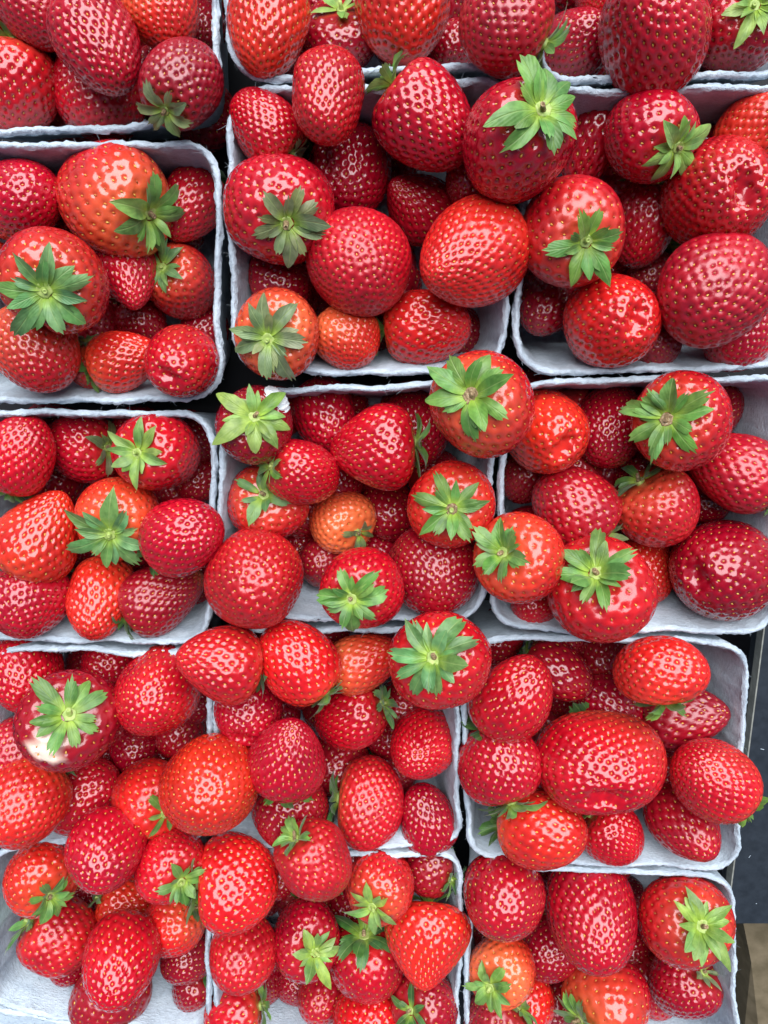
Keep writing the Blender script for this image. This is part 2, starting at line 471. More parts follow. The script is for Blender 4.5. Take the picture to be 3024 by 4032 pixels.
# B
B('B', 1047, 112, 318, 370, 75, -35, 2, 'o', 'e', '', 'tall orange-red strawberry leaning into the punnet corner beside the star-shaped calyx', n=320)
B('B', 1350, 170, 305, 240, 88, 28, 1, 'd', 'c', 'yf', 'broad dark crimson strawberry under a star-shaped yellow-green calyx', ns=6)
B('B', 1588, 55, 362, 360, 90, -38, 2, 'o', 'r', '', 'round orange-red strawberry with pale specks resting behind an empty rim', n=340)
B('B', 1985, 80, 385, 340, 333, -4, 3, 'c', 'r', 'gf', 'crimson strawberry with its long green calyx hanging over the punnet corner')
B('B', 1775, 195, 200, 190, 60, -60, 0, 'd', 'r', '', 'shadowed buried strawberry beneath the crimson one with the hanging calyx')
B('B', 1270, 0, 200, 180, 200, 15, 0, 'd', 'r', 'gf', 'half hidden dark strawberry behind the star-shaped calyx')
# C
B('C', 2268, 180, 275, 300, 215, -45, 1, 'd', 'r', '', 'dark red strawberry squeezed between the huge tall one and the punnet corner')
B('C', 2567, 105, 440, 465, 290, -55, 3, 'c', 'e', '', 'huge tall red strawberry bulging over the lower rim of its punnet', n=340)
B('C', 2912, 118, 330, 320, 72, 48, 2, 'c', 'r', 'yh', 'crimson strawberry topped by a wide pale calyx, beside the huge tall one')
B('C', 2345, -20, 170, 170, 100, -30, 1, 'r', 'r', '', 'small red strawberry tip showing above the dark one in the punnet corner')
# D
B('D', 88, 788, 310, 335, 200, -60, 1, 'c', 'r', '', 'dark crimson strawberry with purplish gloss above the cleft one')
B('D', 432, 780, 400, 425, 323, 30, 2, 'r', 'r', 'gf', 'big red strawberry with a pale shoulder and long bushy calyx on its side', pale=.45, ns=11)
B('D', 742, 815, 238, 295, 50, -18, 1, 'r', 'e', 'kh', 'slim red strawberry against the punnet wall beside the bushy calyx')
B('D', 215, 1108, 390, 380, 235, 58, 2, 'r', 'l', 'bh', 'cleft two-lobed strawberry under a broad ragged blue-green calyx', ns=12, cs=1.15)
B('D', 512, 1098, 228, 275, 95, -42, 1, 'c', 'c', '', 'small crimson conical strawberry beneath the big one with the pale shoulder', n=300)
B('D', 722, 1120, 260, 320, 148, 22, 1, 'r', 'r', 'bh', 'red strawberry with a fan-shaped calyx at its upper end, against the punnet wall')
B('D', 150, 1385, 325, 330, 110, -42, 2, 'r', 'r', '', 'dull orange-topped strawberry darkening below, near the bare punnet floor', pale=.7, n=360)
B('D', 500, 1415, 232, 275, 195, -22, 2, 'o', 'e', 'gf', 'small bright orange strawberry with curled sepals on its side', pale=.25)
B('D', 715, 1428, 280, 290, 45, -62, 3, 'r', 'k', '', 'red strawberry with an indented tip sitting in the punnet corner', n=210)
B('D', 560, 1275, 200, 190, 120, -10, 0, 'd', 'r', 'kf', 'shadowed strawberry buried behind the small bright orange one')
B('D', -12, 1050, 170, 190, 260, 15, 1, 'o', 'r', 'kh', 'pale strawberry beside the cleft one, dark sepals below it', pale=.8)
B('D', 358, 1440, 190, 190, 95, 25, 0, 'o', 'r', 'kh', 'dim orange strawberry with hanging dark sepals, behind the small bright orange one')
B('D', 800, 1310, 190, 180, 60, -40, 0, 'd', 'r', '', 'dark buried strawberry against the wall under the fan-shaped calyx')
# E
B('E', 1040, 495, 262, 295, 312, 6, 1, 'r', 'r', 'of', 'red strawberry in the punnet corner with limp olive sepals at its lower end')
B('E', 1290, 400, 307, 362, 80, -52, 3, 'r', 'e', '', 'rosy egg-shaped strawberry overlapping the upper rim, dusted with glints', n=320)
B('E', 1378, 690, 325, 350, 70, -45, 1, 'd', 'r', '', 'dark matt crimson strawberry underneath the rosy egg-shaped one', n=380)
B('E', 1690, 490, 352, 385, 138, -2, 2, 'c', 'e', 'gu', 'deep red strawberry with upright leafy sepals at its upper shoulder', n=340)
B('E', 2030, 560, 425, 440, 52, 42, 3, 'c', 'r', 'gf', 'large crimson strawberry with a big bright flaring calyx, straddling two punnets', cs=1.2, ns=10)
B('E', 1090, 812, 412, 400, 285, 58, 2, 'c', 'r', 'of', 'large crimson strawberry with narrow twisted olive sepals by the punnet wall', ns=10)
B('E', 1632, 800, 262, 290, 320, -38, 1, 'c', 'c', '', 'small crimson strawberry nestled above the orange-red one with the blunt point', n=240)
B('E', 1410, 1043, 402, 400, 100, -78, 3, 'r', 'r', '', 'large perfectly round red strawberry seen tip first, without leaves', n=470)
B('E', 1836, 1018, 412, 450, 30, -48, 3, 'o', 'c', '', 'large orange-red strawberry with a blunt point, lying against the punnet rim', n=440)
B('E', 1110, 1112, 275, 230, 200, -10, 0, 'd', 'r', 'ku', 'dark strawberry with a dry shiny cheek, half under the round one', pale=.0)
B('E', 1100, 1315, 325, 325, 205, 60, 2, 'r', 'r', 'oh', 'red strawberry with yellow-green star calyx reaching over the lower punnet rim', ns=11, cs=1.15, pale=.5)
B('E', 1372, 1332, 255, 250, 120, -22, 1, 'o', 'r', '', 'pale orange strawberry with red cheek below the perfectly round one', pale=.8)
B('E', 1685, 1285, 300, 325, 184, -4, 2, 'o', 'r', 'gu', 'orange-red strawberry lying sideways, tufted dark sepals at its end')
B('E', 1850, 725, 220, 200, 80, -50, 0, 'd', 'r', '', 'almost black strawberry hidden behind the blunt-pointed orange-red one')
# F
B('F', 2548, 530, 345, 345, 335, 28, 2, 'c', 'r', 'yf', 'crimson strawberry with narrow yellow-green sepals and dry brown stem')
B('F', 2315, 590, 215, 320, 75, -5, 1, 'c', 'e', 'ou', 'narrow crimson strawberry half covered by the big flaring calyx', n=200)
B('F', 2830, 765, 412, 405, 192, -65, 2, 'r', 'k', '', 'large red strawberry with a deep radiating pucker in its tip', n=420, fold=.34)
B('F', 2985, 505, 260, 280, 220, -20, 1, 'o', 'r', 'kh', 'orange-red strawberry above the deep-puckered one')
B('F', 2240, 912, 390, 395, 320, 50, 3, 'r', 'r', 'gf', 'large red strawberry with a tan withered sepal amid green ones', ns=10)
B('F', 2530, 895, 250, 310, 80, -6, 1, 'c', 'r', 'ku', 'pinkish crimson strawberry under dark leafy sepals, between the large ones')
B('F', 2145, 1212, 225, 250, 60, -50, 1, 'd', 'r', '', 'small dark strawberry in the corner under the withered sepal', n=200)
B('F', 2413, 1267, 352, 360, 190, -64, 2, 'o', 'k', '', 'orange-red strawberry curled round a dark pinched tip', n=300, fold=.32)
B('F', 2800, 1150, 415, 430, 45, -58, 3, 'c', 'r', '', 'large rosy crimson strawberry with a lattice of white glints', n=360)
B('F', 2900, 1325, 310, 260, 60, -40, 1, 'c', 'r', '', 'dusky strawberry lying beneath the large one with a lattice of glints', n=330)
B('F', 2575, 1350, 210, 190, 60, -60, 0, 'd', 'r', '', 'dark buried strawberry behind the one curled round its tip')
B('F', 2560, 1100, 200, 190, 60, -60, 0, 'd', 'r', '', 'shadowed strawberry in the gap between three large puckered ones')
# G
B('G', 82, 1782, 262, 310, 255, -22, 1, 'r', 'r', 'kf', 'red strawberry with horizontal rows of seeds, dark sepals at its foot')
B('G', 320, 1760, 282, 290, 2, 42, 1, 'c', 'r', 'oh', 'dark crimson strawberry with a scuffed wet flank and grey-green calyx')
B('G', 635, 1775, 298, 350, 182, 42, 2, 'r', 'r', 'yh', 'bright red strawberry whose calyx has a glowing yellow-green centre', ns=9)
B('G', 165, 2090, 325, 350, 245, -20, 2, 'o', 'c', 'kh', 'orange-red conical strawberry with broad rows of seeds and leaves beneath', n=300)
B('G', 478, 2030, 315, 320, 262, 55, 2, 'o', 'r', 'bh', 'orange-red strawberry nearly covered by a wide drooping grey-green calyx', ns=11, cs=1.2)
B('G', 727, 2107, 288, 315, 205, -42, 3, 'c', 'r', 'kf', 'rounded crimson strawberry leaning on the punnet wall, leaves peeking out behind', n=300)
B('G', 105, 2362, 300, 300, 60, -30, 2, 'c', 'r', 'kh', 'deep red strawberry beside bare punnet wall, below the orange-red conical one')
B('G', 390, 2365, 250, 325, 80, -25, 1, 'o', 'e', '', 'tall orange-red strawberry standing against the lower wall between two darker ones')
B('G', 650, 2340, 270, 320, 212, -6, 2, 'd', 'e', 'kf', 'crimson ribbed strawberry with a pale nose, lying on its side', n=380, tipale=.7)
B('G', 775, 1890, 190, 180, 60, -40, 0, 'd', 'r', '', 'dark strawberry deep behind the bright red one with glowing calyx')
B('G', 20, 2185, 170, 170, 100, -10, 0, 'd', 'r', 'kf', 'hidden dark strawberry under the orange-red conical one')
# H
B('H', 1008, 1680, 300, 300, 100, 74, 2, 'd', 'r', 'yh', 'dark strawberry with white mould and a wide star of pale sepals on the corner', ns=10, cs=1.3, mould=1)
B('H', 1285, 1650, 265, 280, 110, -40, 1, 'c', 'r', '', 'crimson strawberry behind the heart-shaped one, next to the mouldy one', n=220)
B('H', 1465, 1762, 340, 320, 4, -2, 2, 'r', 'c', 'gf', 'heart-shaped red strawberry with its dark green calyx on one side', n=320)
B('H', 1200, 1865, 255, 285, 165, 28, 2, 'r', 'r', 'gh', 'small red strawberry with slender light sepals, below the mouldy one', ns=7)
B('H', 1055, 1985, 305, 280, 110, 52, 1, 'r', 'r', 'bf', 'red strawberry under loose blue-green sepals beside the inner wall', ns=7)
B('H', 1335, 2045, 252, 240, 318, 22, 1, 'o', 'r', 'of', 'pale salmon strawberry with four small grey-green sepals', pale=.85, ns=6, cs=.85)
B('H', 1535, 2020, 235, 240, 100, -50, 0, 'd', 'r', '', 'dusky strawberry deep between the salmon one and the orange-red rosette one')
B('H', 1900, 1595, 402, 430, 130, 62, 3, 'r', 'r', 'gf', 'large red strawberry, white-centred calyx with broad leaves, over three rims', ns=9, cs=1.2, scar=1)
B('H', 1775, 1985, 342, 345, 90, 74, 2, 'o', 'r', 'gh', 'orange-red strawberry facing up with a brown cut stem in its rosette', ns=10, scar=1)
B('H', 1005, 2280, 382, 385, 100, -72, 3, 'r', 'r', '', 'large plain red strawberry overlapping the rim, tip slightly scarred', n=400)
B('H', 1427, 2312, 320, 350, 245, 46, 3, 'r', 'r', 'gf', 'red strawberry with heavy ragged calyx hanging over the lower rim', ns=11, cs=1.1)
B('H', 1710, 2265, 365, 310, 85, -50, 1, 'd', 'r', '', 'broad dull crimson strawberry with fine close seeds under the orange-red rosette one', n=430)
B('H', 1165, 2170, 190, 180, 60, -50, 0, 'd', 'r', '', 'dark strawberry in the hollow beside the large plain red one')
B('H', 1265, 2220, 190, 180, 60, -50, 0, 'd', 'r', '', 'shaded strawberry behind the heavy ragged calyx')
B('H', 1640, 1690, 260, 290, 95, -30, 1, 'c', 'r', '', 'red strawberry in shade between the heart-shaped one and the white-centred calyx')
# I
B('I', 2150, 1700, 315, 365, 140, -62, 2, 'o', 'k', '', 'orange strawberry with a pinched dark dimple, next to the white-centred calyx one', n=260, fold=.3, pale=.3)
B('I', 2400, 1692, 295, 335, 75, -48, 1, 'd', 'r', '', 'dull red strawberry with tight seed lattice under an overhanging calyx', n=400)
B('I', 2705, 1670, 372, 400, 148, 60, 3, 'r', 'r', 'gh', 'large red strawberry with dense layered calyx and pale cut stem', ns=12, cs=1.15, scar=1)
B('I', 2253, 1990, 315, 325, 320, -12, 2, 'c', 'r', 'ou', 'glossy crimson strawberry with wispy grey sepals at one corner', n=280)
B('I', 2597, 2008, 320, 285, 128, 6, 2, 'r', 'r', 'kf', 'round-cheeked red strawberry with grey-green sepals at its upper shoulder', ns=6)
B('I', 2888, 1848, 300, 350, 332, -2, 2, 'c', 'r', 'gh', 'crimson strawberry against the outer punnet wall, calyx pressed to the wall', n=300)
B('I', 2065, 2208, 345, 360, 168, 26, 3, 'o', 'r', 'gu', 'orange-red strawberry with pale scuff and tufted dark green sepals, across two rims', ns=11, cs=1.1, pale=.2)
B('I', 2367, 2338, 392, 390, 98, 30, 3, 'r', 'r', 'gf', 'big red strawberry with tall jagged leafy calyx, bulging over the rim', ns=11, cs=1.15)
B('I', 2540, 2245, 240, 270, 100, -30, 1, 'o', 'r', 'kf', 'dim orange-red strawberry behind the big one with the tall jagged calyx')
B('I', 2832, 2240, 385, 385, 20, -66, 2, 'd', 'k', '', 'dark crimson strawberry with a black pinhole in its tip', n=330, fold=.2)
B('I', 2100, 2375, 190, 180, 60, -60, 0, 'r', 'r', '', 'strawberry sliver showing under the pale-scuffed orange-red one')
B('I', 2775, 1975, 190, 180, 60, -60, 0, 'd', 'r', '', 'dark strawberry between the round-cheeked one and the wall')
# J
B('J', 98, 2662, 280, 290, 95, -40, 1, 'r', 'r', '', 'red strawberry with bright glints at the punnet end, beside the bare-patched one')
B('J', 270, 2835, 395, 370, 60, 72, 2, 'd', 'r', 'gh', 'dark strawberry with a white bare patch beside its lopsided calyx', ns=8, white=1)
B('J', 607, 2735, 340, 345, 55, -58, 3, 'r', 'r', '', 'round red strawberry, dull crimson on one side, next to the bare-patched one', n=400)
B('J', 430, 2625, 215, 190, 80, -40, 1, 'c', 'r', '', 'small crimson strawberry under the upper rim behind the round red one', n=260)
B('J', 90, 2940, 280, 240, 240, -20, 1, 'c', 'r', 'kh', 'crimson strawberry squeezed under the bare-patched one at the wall')
B('J', 100, 3168, 305, 320, 60, -14, 2, 'o', 'r', 'kh', 'orange-red strawberry with a flat dark calyx on top, by the white rim')
B('J', 335, 3120, 285, 290, 222, -38, 2, 'c', 'r', 'gf', 'red and crimson strawberry with two sepals peeping out underneath')
B('J', 588, 3130, 275, 310, 328, 38, 2, 'o', 'r', 'gh', 'orange-red strawberry with five neat star-like sepals', ns=6)
B('J', 828, 3098, 372, 380, 100, -70, 3, 'o', 'r', '', 'large orange-red strawberry lying across the rim, no leaves visible', n=430)
B('J', 535, 2950, 210, 200, 60, -50, 0, 'd', 'r', '', 'dark strawberry buried amid the orange-red and bare-patched ones')
B('J', 705, 2885, 210, 200, 80, -30, 0, 'c', 'r', '', 'shaded red strawberry under the round red one, near the rim')
# K
B('K', 855, 2607, 305, 315, 352, -16, 3, 'r', 'c', 'kf', 'red conical strawberry pointing away from its calyx, perched on a punnet corner', n=260)
B('K', 1167, 2598, 288, 330, 312, -6, 2, 'o', 'r', 'gf', 'orange-red strawberry with hanging grey-green sepals, beside the small pale orange one')
B('K', 1448, 2600, 228, 285, 200, -4, 2, 'o', 'e', 'bf', 'small pale orange strawberry with limp sepals down its side', pale=.65)
B('K', 1738, 2600, 382, 390, 180, 68, 3, 'r', 'r', 'bh', 'large red strawberry with a dense blue-green rosette, sitting on the rim', ns=12, cs=1.1)
B('K', 975, 2795, 265, 240, 85, -35, 1, 'c', 'k', '', 'small crimson strawberry dented on top, under the perched conical one')
B('K', 1135, 2965, 318, 325, 262, -48, 3, 'c', 'c', 'gf', 'glossy crimson strawberry with a blunt cone shape and sepals below', n=330)
B('K', 1372, 2820, 262, 285, 18, 6, 2, 'r', 'r', 'bf', 'red strawberry with large withered grey-green sepals at its end')
B('K', 1662, 2940, 262, 300, 60, -55, 2, 'r', 'e', '', 'red strawberry with a cream flake stuck on its skin', n=360, flake=1)
B('K', 1465, 3162, 345, 245, 175, -4, 2, 'r', 'w', 'kf', 'kidney-shaped red strawberry standing on edge, dark sepals along its hollow')
B('K', 1683, 3220, 222, 262, 290, -32, 2, 'd', 'r', 'gf', 'small dark crimson strawberry in the punnet corner, leaves spilling over the rim', n=300)
B('K', 1155, 3208, 305, 260, 108, 12, 1, 'd', 'r', 'gf', 'dark crimson strawberry with thin light sepals, under the blunt cone')
B('K', 1320, 3010, 245, 240, 60, -40, 0, 'd', 'r', '', 'dusky strawberry beneath the one with withered sepals')
B('K', 1580, 2780, 200, 190, 60, -50, 0, 'd', 'r', '', 'dark strawberry hidden under the dense blue-green rosette one')
B('K', 940, 2915, 190, 180, 60, -50, 0, 'd', 'r', '', 'dark strawberry under the dented crimson one')
# L
B('L', 2028, 2740, 295, 360, 232, -28, 3, 'r', 'e', 'kf', 'long red strawberry with a slight waist, sepals hidden at its lower side', n=300)
B('L', 2200, 2645, 240, 275, 148, 0, 1, 'd', 'r', 'kf', 'glossy dark crimson strawberry with dark sepals poking above the rim', n=180)
B('L', 2597, 2632, 352, 245, 274, -22, 3, 'o', 'w', 'gh', 'flattened orange-red strawberry lying like a bun on leafy sepals', n=250)
B('L', 2405, 2785, 265, 260, 120, -10, 1, 'd', 'r', 'kf', 'dark crimson strawberry behind the huge double one')
B('L', 2705, 2812, 265, 310, 182, -12, 2, 'd', 'c', 'kf', 'dark red strawberry pointing at the punnet wall, below the bun-shaped one', n=220)
B('L', 2362, 3008, 458, 355, 95, -48, 3, 'r', 'd', 'kf', 'huge double strawberry, creased and darker along its lower edge', n=480)
B('L', 2793, 3060, 312, 320, 315, -46, 3, 'r', 'r', 'gh', 'strawberry half crimson half orange, touching the rim beside the slate board', n=420, pale=.3)
B('L', 1960, 3000, 322, 290, 285, -6, 2, 'c', 'r', 'gf', 'crimson strawberry with a leafy skirt below, next to the inner wall')
B('L', 2147, 3268, 305, 330, 172, -26, 3, 'o', 'r', 'ku', 'bright orange-red strawberry bulging over the rim, dark sepals on its flank', n=240)
B('L', 2415, 3285, 240, 240, 140, 26, 1, 'r', 'r', 'kh', 'small red strawberry with a four-leaf calyx under the huge double one', ns=5, cs=.8)
B('L', 2705, 3255, 270, 305, 120, -35, 1, 'c', 'e', '', 'crimson strawberry lying alone on the pale punnet wall', n=220)
B('L', 2588, 3065, 220, 240, 60, -40, 1, 'c', 'r', '', 'crimson strawberry glimpsed between the huge double one and the two-coloured one', n=180)
B('L', 2375, 2575, 210, 200, 265, 15, 0, 'd', 'r', 'of', 'dark strawberry with spread grey sepals beside the bun-shaped one', ns=5)
B('L', 2130, 2900, 200, 190, 60, -50, 0, 'd', 'r', '', 'dark strawberry buried below the long waisted one')
# M
B('M', 160, 3440, 275, 250, 300, 16, 2, 'o', 'r', 'gf', 'orange-red strawberry with a big dark leaf over its lower side')
B('M', 240, 3688, 272, 265, 168, 8, 2, 'r', 'r', 'bf', 'deep red strawberry with broad pale sepals spread on the bare wall', n=250)
B('M', 413, 3362, 285, 310, 78, -42, 3, 'c', 'r', '', 'glossy crimson strawberry with large seeds, lying over the upper rim', n=260)
B('M', 500, 3560, 215, 215, 172, 16, 1, 'o', 'r', 'bf', 'dim orange-red strawberry with a hanging blue-green tassel of sepals', ns=6)
B('M', 475, 3800, 290, 335, 85, -36, 3, 'r', 'e', '', 'tall red strawberry with a dry speck at its tip, above the purple one', n=300)
B('M', 660, 3395, 265, 268, 312, 34, 2, 'r', 'r', 'gf', 'red strawberry whose sepals tangle with the neighbouring calyx')
B('M', 672, 3640, 240, 255, 42, 8, 2, 'o', 'r', 'gf', 'bright orange strawberry with a pale tip, under tangled sepals', pale=.3)
B('M', 940, 3475, 365, 300, 184, -2, 3, 'o', 'w', 'gf', 'broad orange-red strawberry standing on edge, calyx in its hollow side')
B('M', 730, 3772, 205, 190, 60, -40, 1, 'd', 'r', '', 'dull purple-red strawberry tip beneath the bright orange one')
B('M', 755, 3885, 175, 170, 45, 45, 0, 'd', 'r', 'kh', 'dark small strawberry with hanging sepals on the pale wall', ns=7)
B('M', 432, 3900, 300, 230, 285, -15, 0, 'd', 'r', 'kf', 'purple-crimson strawberry pressed under the tall red one')
B('M', 270, 3790, 170, 160, 60, -40, 0, 'd', 'r', '', 'dusky strawberry edge under the one with broad pale sepals')
# N
B('N', 1250, 3395, 275, 300, 148, 18, 3, 'r', 'r', 'gu', 'red strawberry with long spidery sepals standing away from its shoulder')
B('N', 1500, 3475, 258, 262, 275, 24, 2, 'r', 'r', 'yf', 'red strawberry with narrow striped yellow-green sepals below', ns=8)
B('N', 1682, 3728, 322, 290, 86, -4, 3, 'o', 'c', 'gu', 'orange-red strawberry crowned with a leafy tuft and stray stem', n=330)
B('N', 1195, 3683, 280, 270, 308, 46, 2, 'c', 'r', 'yh', 'crimson strawberry with a yellow-green star and brown stem scar', ns=9)
B('N', 1445, 3790, 295, 280, 95, 38, 2, 'r', 'r', 'kf', 'red strawberry beneath a dark pointed rosette of sepals', ns=10, cs=1.1)
B('N', 948, 3765, 262, 275, 78, -38, 2, 'r', 'r', 'kf', 'red strawberry with raised seeds at the punnet side, leaf behind its top', n=260)
B('N', 912, 3985, 210, 220, 12, 16, 1, 'r', 'r', 'gf', 'small glossy red strawberry with a wide grey-green calyx beside it', n=170, cs=1.3)
B('N', 1272, 3915, 215, 240, 60, -48, 1, 'c', 'r', '', 'crimson strawberry standing on the pale floor below the yellow-green star', n=220)
B('N', 1457, 4015, 292, 290, 90, -50, 2, 'o', 'r', '', 'orange-red strawberry dome below the dark pointed rosette', n=330)
B('N', 1690, 3955, 245, 250, 200, 30, 1, 'd', 'r', 'kf', 'dark crimson strawberry with spiky sepals against the punnet wall', ns=7)
B('N', 1685, 3412, 215, 190, 330, 18, 0, 'd', 'r', 'kf', 'dark strawberry under the upper rim, grey leaves at its end')
B('N', 1370, 3590, 200, 190, 60, -50, 0, 'd', 'r', '', 'buried dark strawberry above the dark pointed rosette')
B('N', 1100, 3450, 190, 180, 60, -50, 0, 'd', 'r', '', 'buried dark strawberry beside the spidery sepals')
# O
B('O', 1983, 3540, 325, 310, 82, -48, 2, 'c', 'r', '', 'crimson strawberry with a wrinkled dusky lower side in the punnet corner', n=300)
B('O', 2335, 3620, 362, 392, 92, -36, 3, 'c', 'e', '', 'big crimson strawberry with neat crowded seed rows', n=430)
B('O', 2690, 3617, 332, 335, 318, 46, 3, 'r', 'r', 'yf', 'red strawberry with a long-leaved yellow-green calyx near the wall', ns=10, cs=1.1)
B('O', 1983, 3805, 268, 262, 232, 38, 2, 'o', 'r', 'gf', 'salmon-orange strawberry with a starry light green calyx', pale=.55, ns=9)
B('O', 2400, 3925, 340, 300, 238, 6, 2, 'r', 'r', 'gf', 'red strawberry with a pale unripe shoulder below the big crimson one', pale=.5, n=230)
B('O', 2685, 3878, 250, 255, 28, 24, 1, 'd', 'r', 'of', 'dark red strawberry with rounded olive sepals touching the wall', ns=6)
B('O', 2065, 3960, 220, 200, 60, -40, 0, 'o', 'r', '', 'dim orange strawberry below the salmon-orange one')
B('O', 1950, 4035, 250, 240, 30, 30, 1, 'd', 'r', 'gh', 'dark crimson strawberry with light sepals under the starry calyx')
B('O', 2180, 3950, 200, 200, 60, -40, 0, 'd', 'r', '', 'dark small strawberry beside the one with the pale unripe shoulder')
B('O', 2160, 3735, 245, 240, 60, -40, 1, 'd', 'r', 'kf', 'dark red strawberry wedged behind the big crimson one')
B('O', 2565, 3890, 210, 220, 110, 15, 0, 'c', 'r', 'kf', 'shaded strawberry with drooping leaves between the pale-shouldered and olive-sepalled ones')

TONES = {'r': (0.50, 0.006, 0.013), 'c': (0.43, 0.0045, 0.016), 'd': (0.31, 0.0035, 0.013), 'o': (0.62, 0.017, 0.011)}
GREENS = {'g': (0.14, 0.30, 0.055), 'y': (0.22, 0.38, 0.075), 'o': (0.19, 0.25, 0.095), 'k': (0.075, 0.19, 0.04), 'b': (0.14, 0.30, 0.085)}

CAL = {
 ('A', 728): (660,395), ('B', 1350): (1345,65), ('C', 2912): (2945,55), ('D', 432): (548,832), ('D', 215): (187,1143), ('D', 722): (670,1070), ('E', 1040): (1130,580), ('E', 2030): (2100,470), ('E', 1090): (1120,862), ('E', 1100): (1060,1330), ('F', 2548): (2640,570), ('F', 2240): (2298,945), ('G', 320): (398,1763), ('G', 635): (567,1780), ('G', 478): (447,2090), ('H', 1008): (1005,1650), ('H', 1200): (1095,1845), ('H', 1055): (1040,1950), ('H', 1335): (1400,2090), ('H', 1900): (1871,1565), ('H', 1775): (1780,2000), ('H', 1427): (1397,2350), ('I', 2705): (2650,1650), ('I', 2597): (2530,1905), ('I', 2065): (2000,2185), ('I', 2367): (2350,2275), ('J', 270): (260,2820), ('J', 588): (645,3178), ('K', 1738): (1708,2593), ('L', 2415): (2343,3220), ('M', 160): (200,3510), ('M', 660): (707,3450), ('M', 672): (745,3590), ('M', 500): (400,3535), ('M', 240): (130,3645), ('N', 1250): (1180,3325), ('N', 1500): (1472,3547), ('N', 1195): (1236,3736), ('N', 1445): (1440,3715), ('N', 1690): (1630,3975), ('O', 2690): (2738,3640), ('O', 1983, 3805): (1936,3862), ('O', 2685): (2760,3840), ('O', 2400): (2290,3990), ('K', 1372): (1480,2785),
}
for s in S:      # the calyx's place on the berry gives the direction of the berry's axis
    c_ = CAL.get((s['p'], s['x'], s['y']), CAL.get((s['p'], s['x'])) if (s['p'], s['x'], s['y']) not in ((('O', 1983, 3540)),) else None)
    if c_ and s['cal']:
        dx, dy = c_[0] - s['x'], s['y'] - c_[1]
        q = math.hypot(dx, dy) / (0.46 * (s['w'] + s['l']) / 2)
        s['az'] = math.degrees(math.atan2(dy, dx))
        s['el'] = math.degrees(math.acos(min(q, 0.985)))
# ---- heights: every berry stays on its line of sight, heavier layers lower; berries rest on each other and on the rims
LEVZ = {0: 0.032, 1: 0.045, 2: 0.060, 3: 0.075}
edges = []
for key, q, lab in PUNNETS:
    for i in range(4):
        edges.append((np.array(q[i], float), np.array(q[(i + 1) % 4], float)))
def seg_d(p, a, b):
    t = np.clip(np.dot(p - a, b - a) / np.dot(b - a, b - a), 0, 1)
    return np.linalg.norm(p - a - t * (b - a))
for s in S:
    s['rpx'] = (min(s['w'], s['l']) * 0.35 + max(s['w'], s['l']) * 0.15)
    s['z'] = LEVZ[s['lev']]
    s['dr'] = min(seg_d(np.array([s['x'], s['y']], float), a, b) for a, b in edges)
def place(s):
    p = at(s['x'], s['y'], s['z'])
    s['pos'] = p
    s['k'] = depth_of(p) / F_PX
    s['r'] = s['rpx'] * s['k']
INS_Z = [0.0024, 0.0065, 0.015, 0.034, 0.053, 0.0695, 0.073]
INS = [0.028, 0.0150, 0.0118, 0.0086, 0.0060, 0.0031, 0.0005]
WQ = {}
for key, q, lab in PUNNETS:
    Q = np.array([at(x, y, RIM)[:2] for x, y in q]); c_ = Q.mean(0); L_ = []
    for i in range(4):
        e_ = Q[(i + 1) % 4] - Q[i]; nn_ = np.array([-e_[1], e_[0]]) / np.linalg.norm(e_)
        if nn_ @ (c_ - Q[i]) < 0: nn_ = -nn_
        L_.append((Q[i], nn_))
    WQ[key] = L_
def wall_gap(s, z):
    """how far the berry at height z stays clear of its punnet's walls (negative: sunk into one)"""
    p = at(s['x'], s['y'], z); k = depth_of(p) / F_PX
    ins = np.interp(z, INS_Z, INS)
    return min((p[:2] - a) @ m for a, m in WQ[s['p']]) - ins - 0.96 * s['rpx'] * k
for s in S:
    if s['lev'] < 2:
        zs = np.arange(LEVZ[s['lev']], 0.068, 0.002)
        cost = [max(0.0, -wall_gap(s, z)) + 0.12 * (z - zs[0]) for z in zs]
        s['zw'] = zs[int(np.argmin(cost))]
        s['z'] = s['zw']
for it in range(160):
    for s in S: place(s)
    for i, a in enumerate(S):
        for b in S[i + 1:]:
            if abs(a['x'] - b['x']) > 460 or abs(a['y'] - b['y']) > 460: continue
            d = a['pos'] - b['pos']
            D = math.sqrt(d @ d)
            need = 0.90 * (a['r'] + b['r'])
            if D >= need: continue
            hi, lo = (a, b) if (a['lev'], a['z']) >= (b['lev'], b['z']) else (b, a)
            push = min((need - D) * 0.3, 0.002)
            hi['z'] += push * 0.5
            lo['z'] -= push * 0.5
    for s in S:
        zmin = max(s['r'] * 0.90 + 0.004, s.get('zw', 0) - (0.004 if s.get('zw', 0) > LEVZ[s['lev']] + .001 else 1))
        zmax = (0.060, 0.073, 0.085, 0.097)[s['lev']]
        if s['lev'] >= 2 and s['dr'] < s['rpx']:
            h = math.sqrt(s['rpx'] ** 2 - s['dr'] ** 2) * s['k']
            zmin = max(zmin, RIM + 0.78 * h - (0.004 if s['lev'] == 2 else 0))
            zmax = max(zmax, zmin)
        s['z'] = min(max(s['z'], zmin), zmax)
for s in S: place(s)

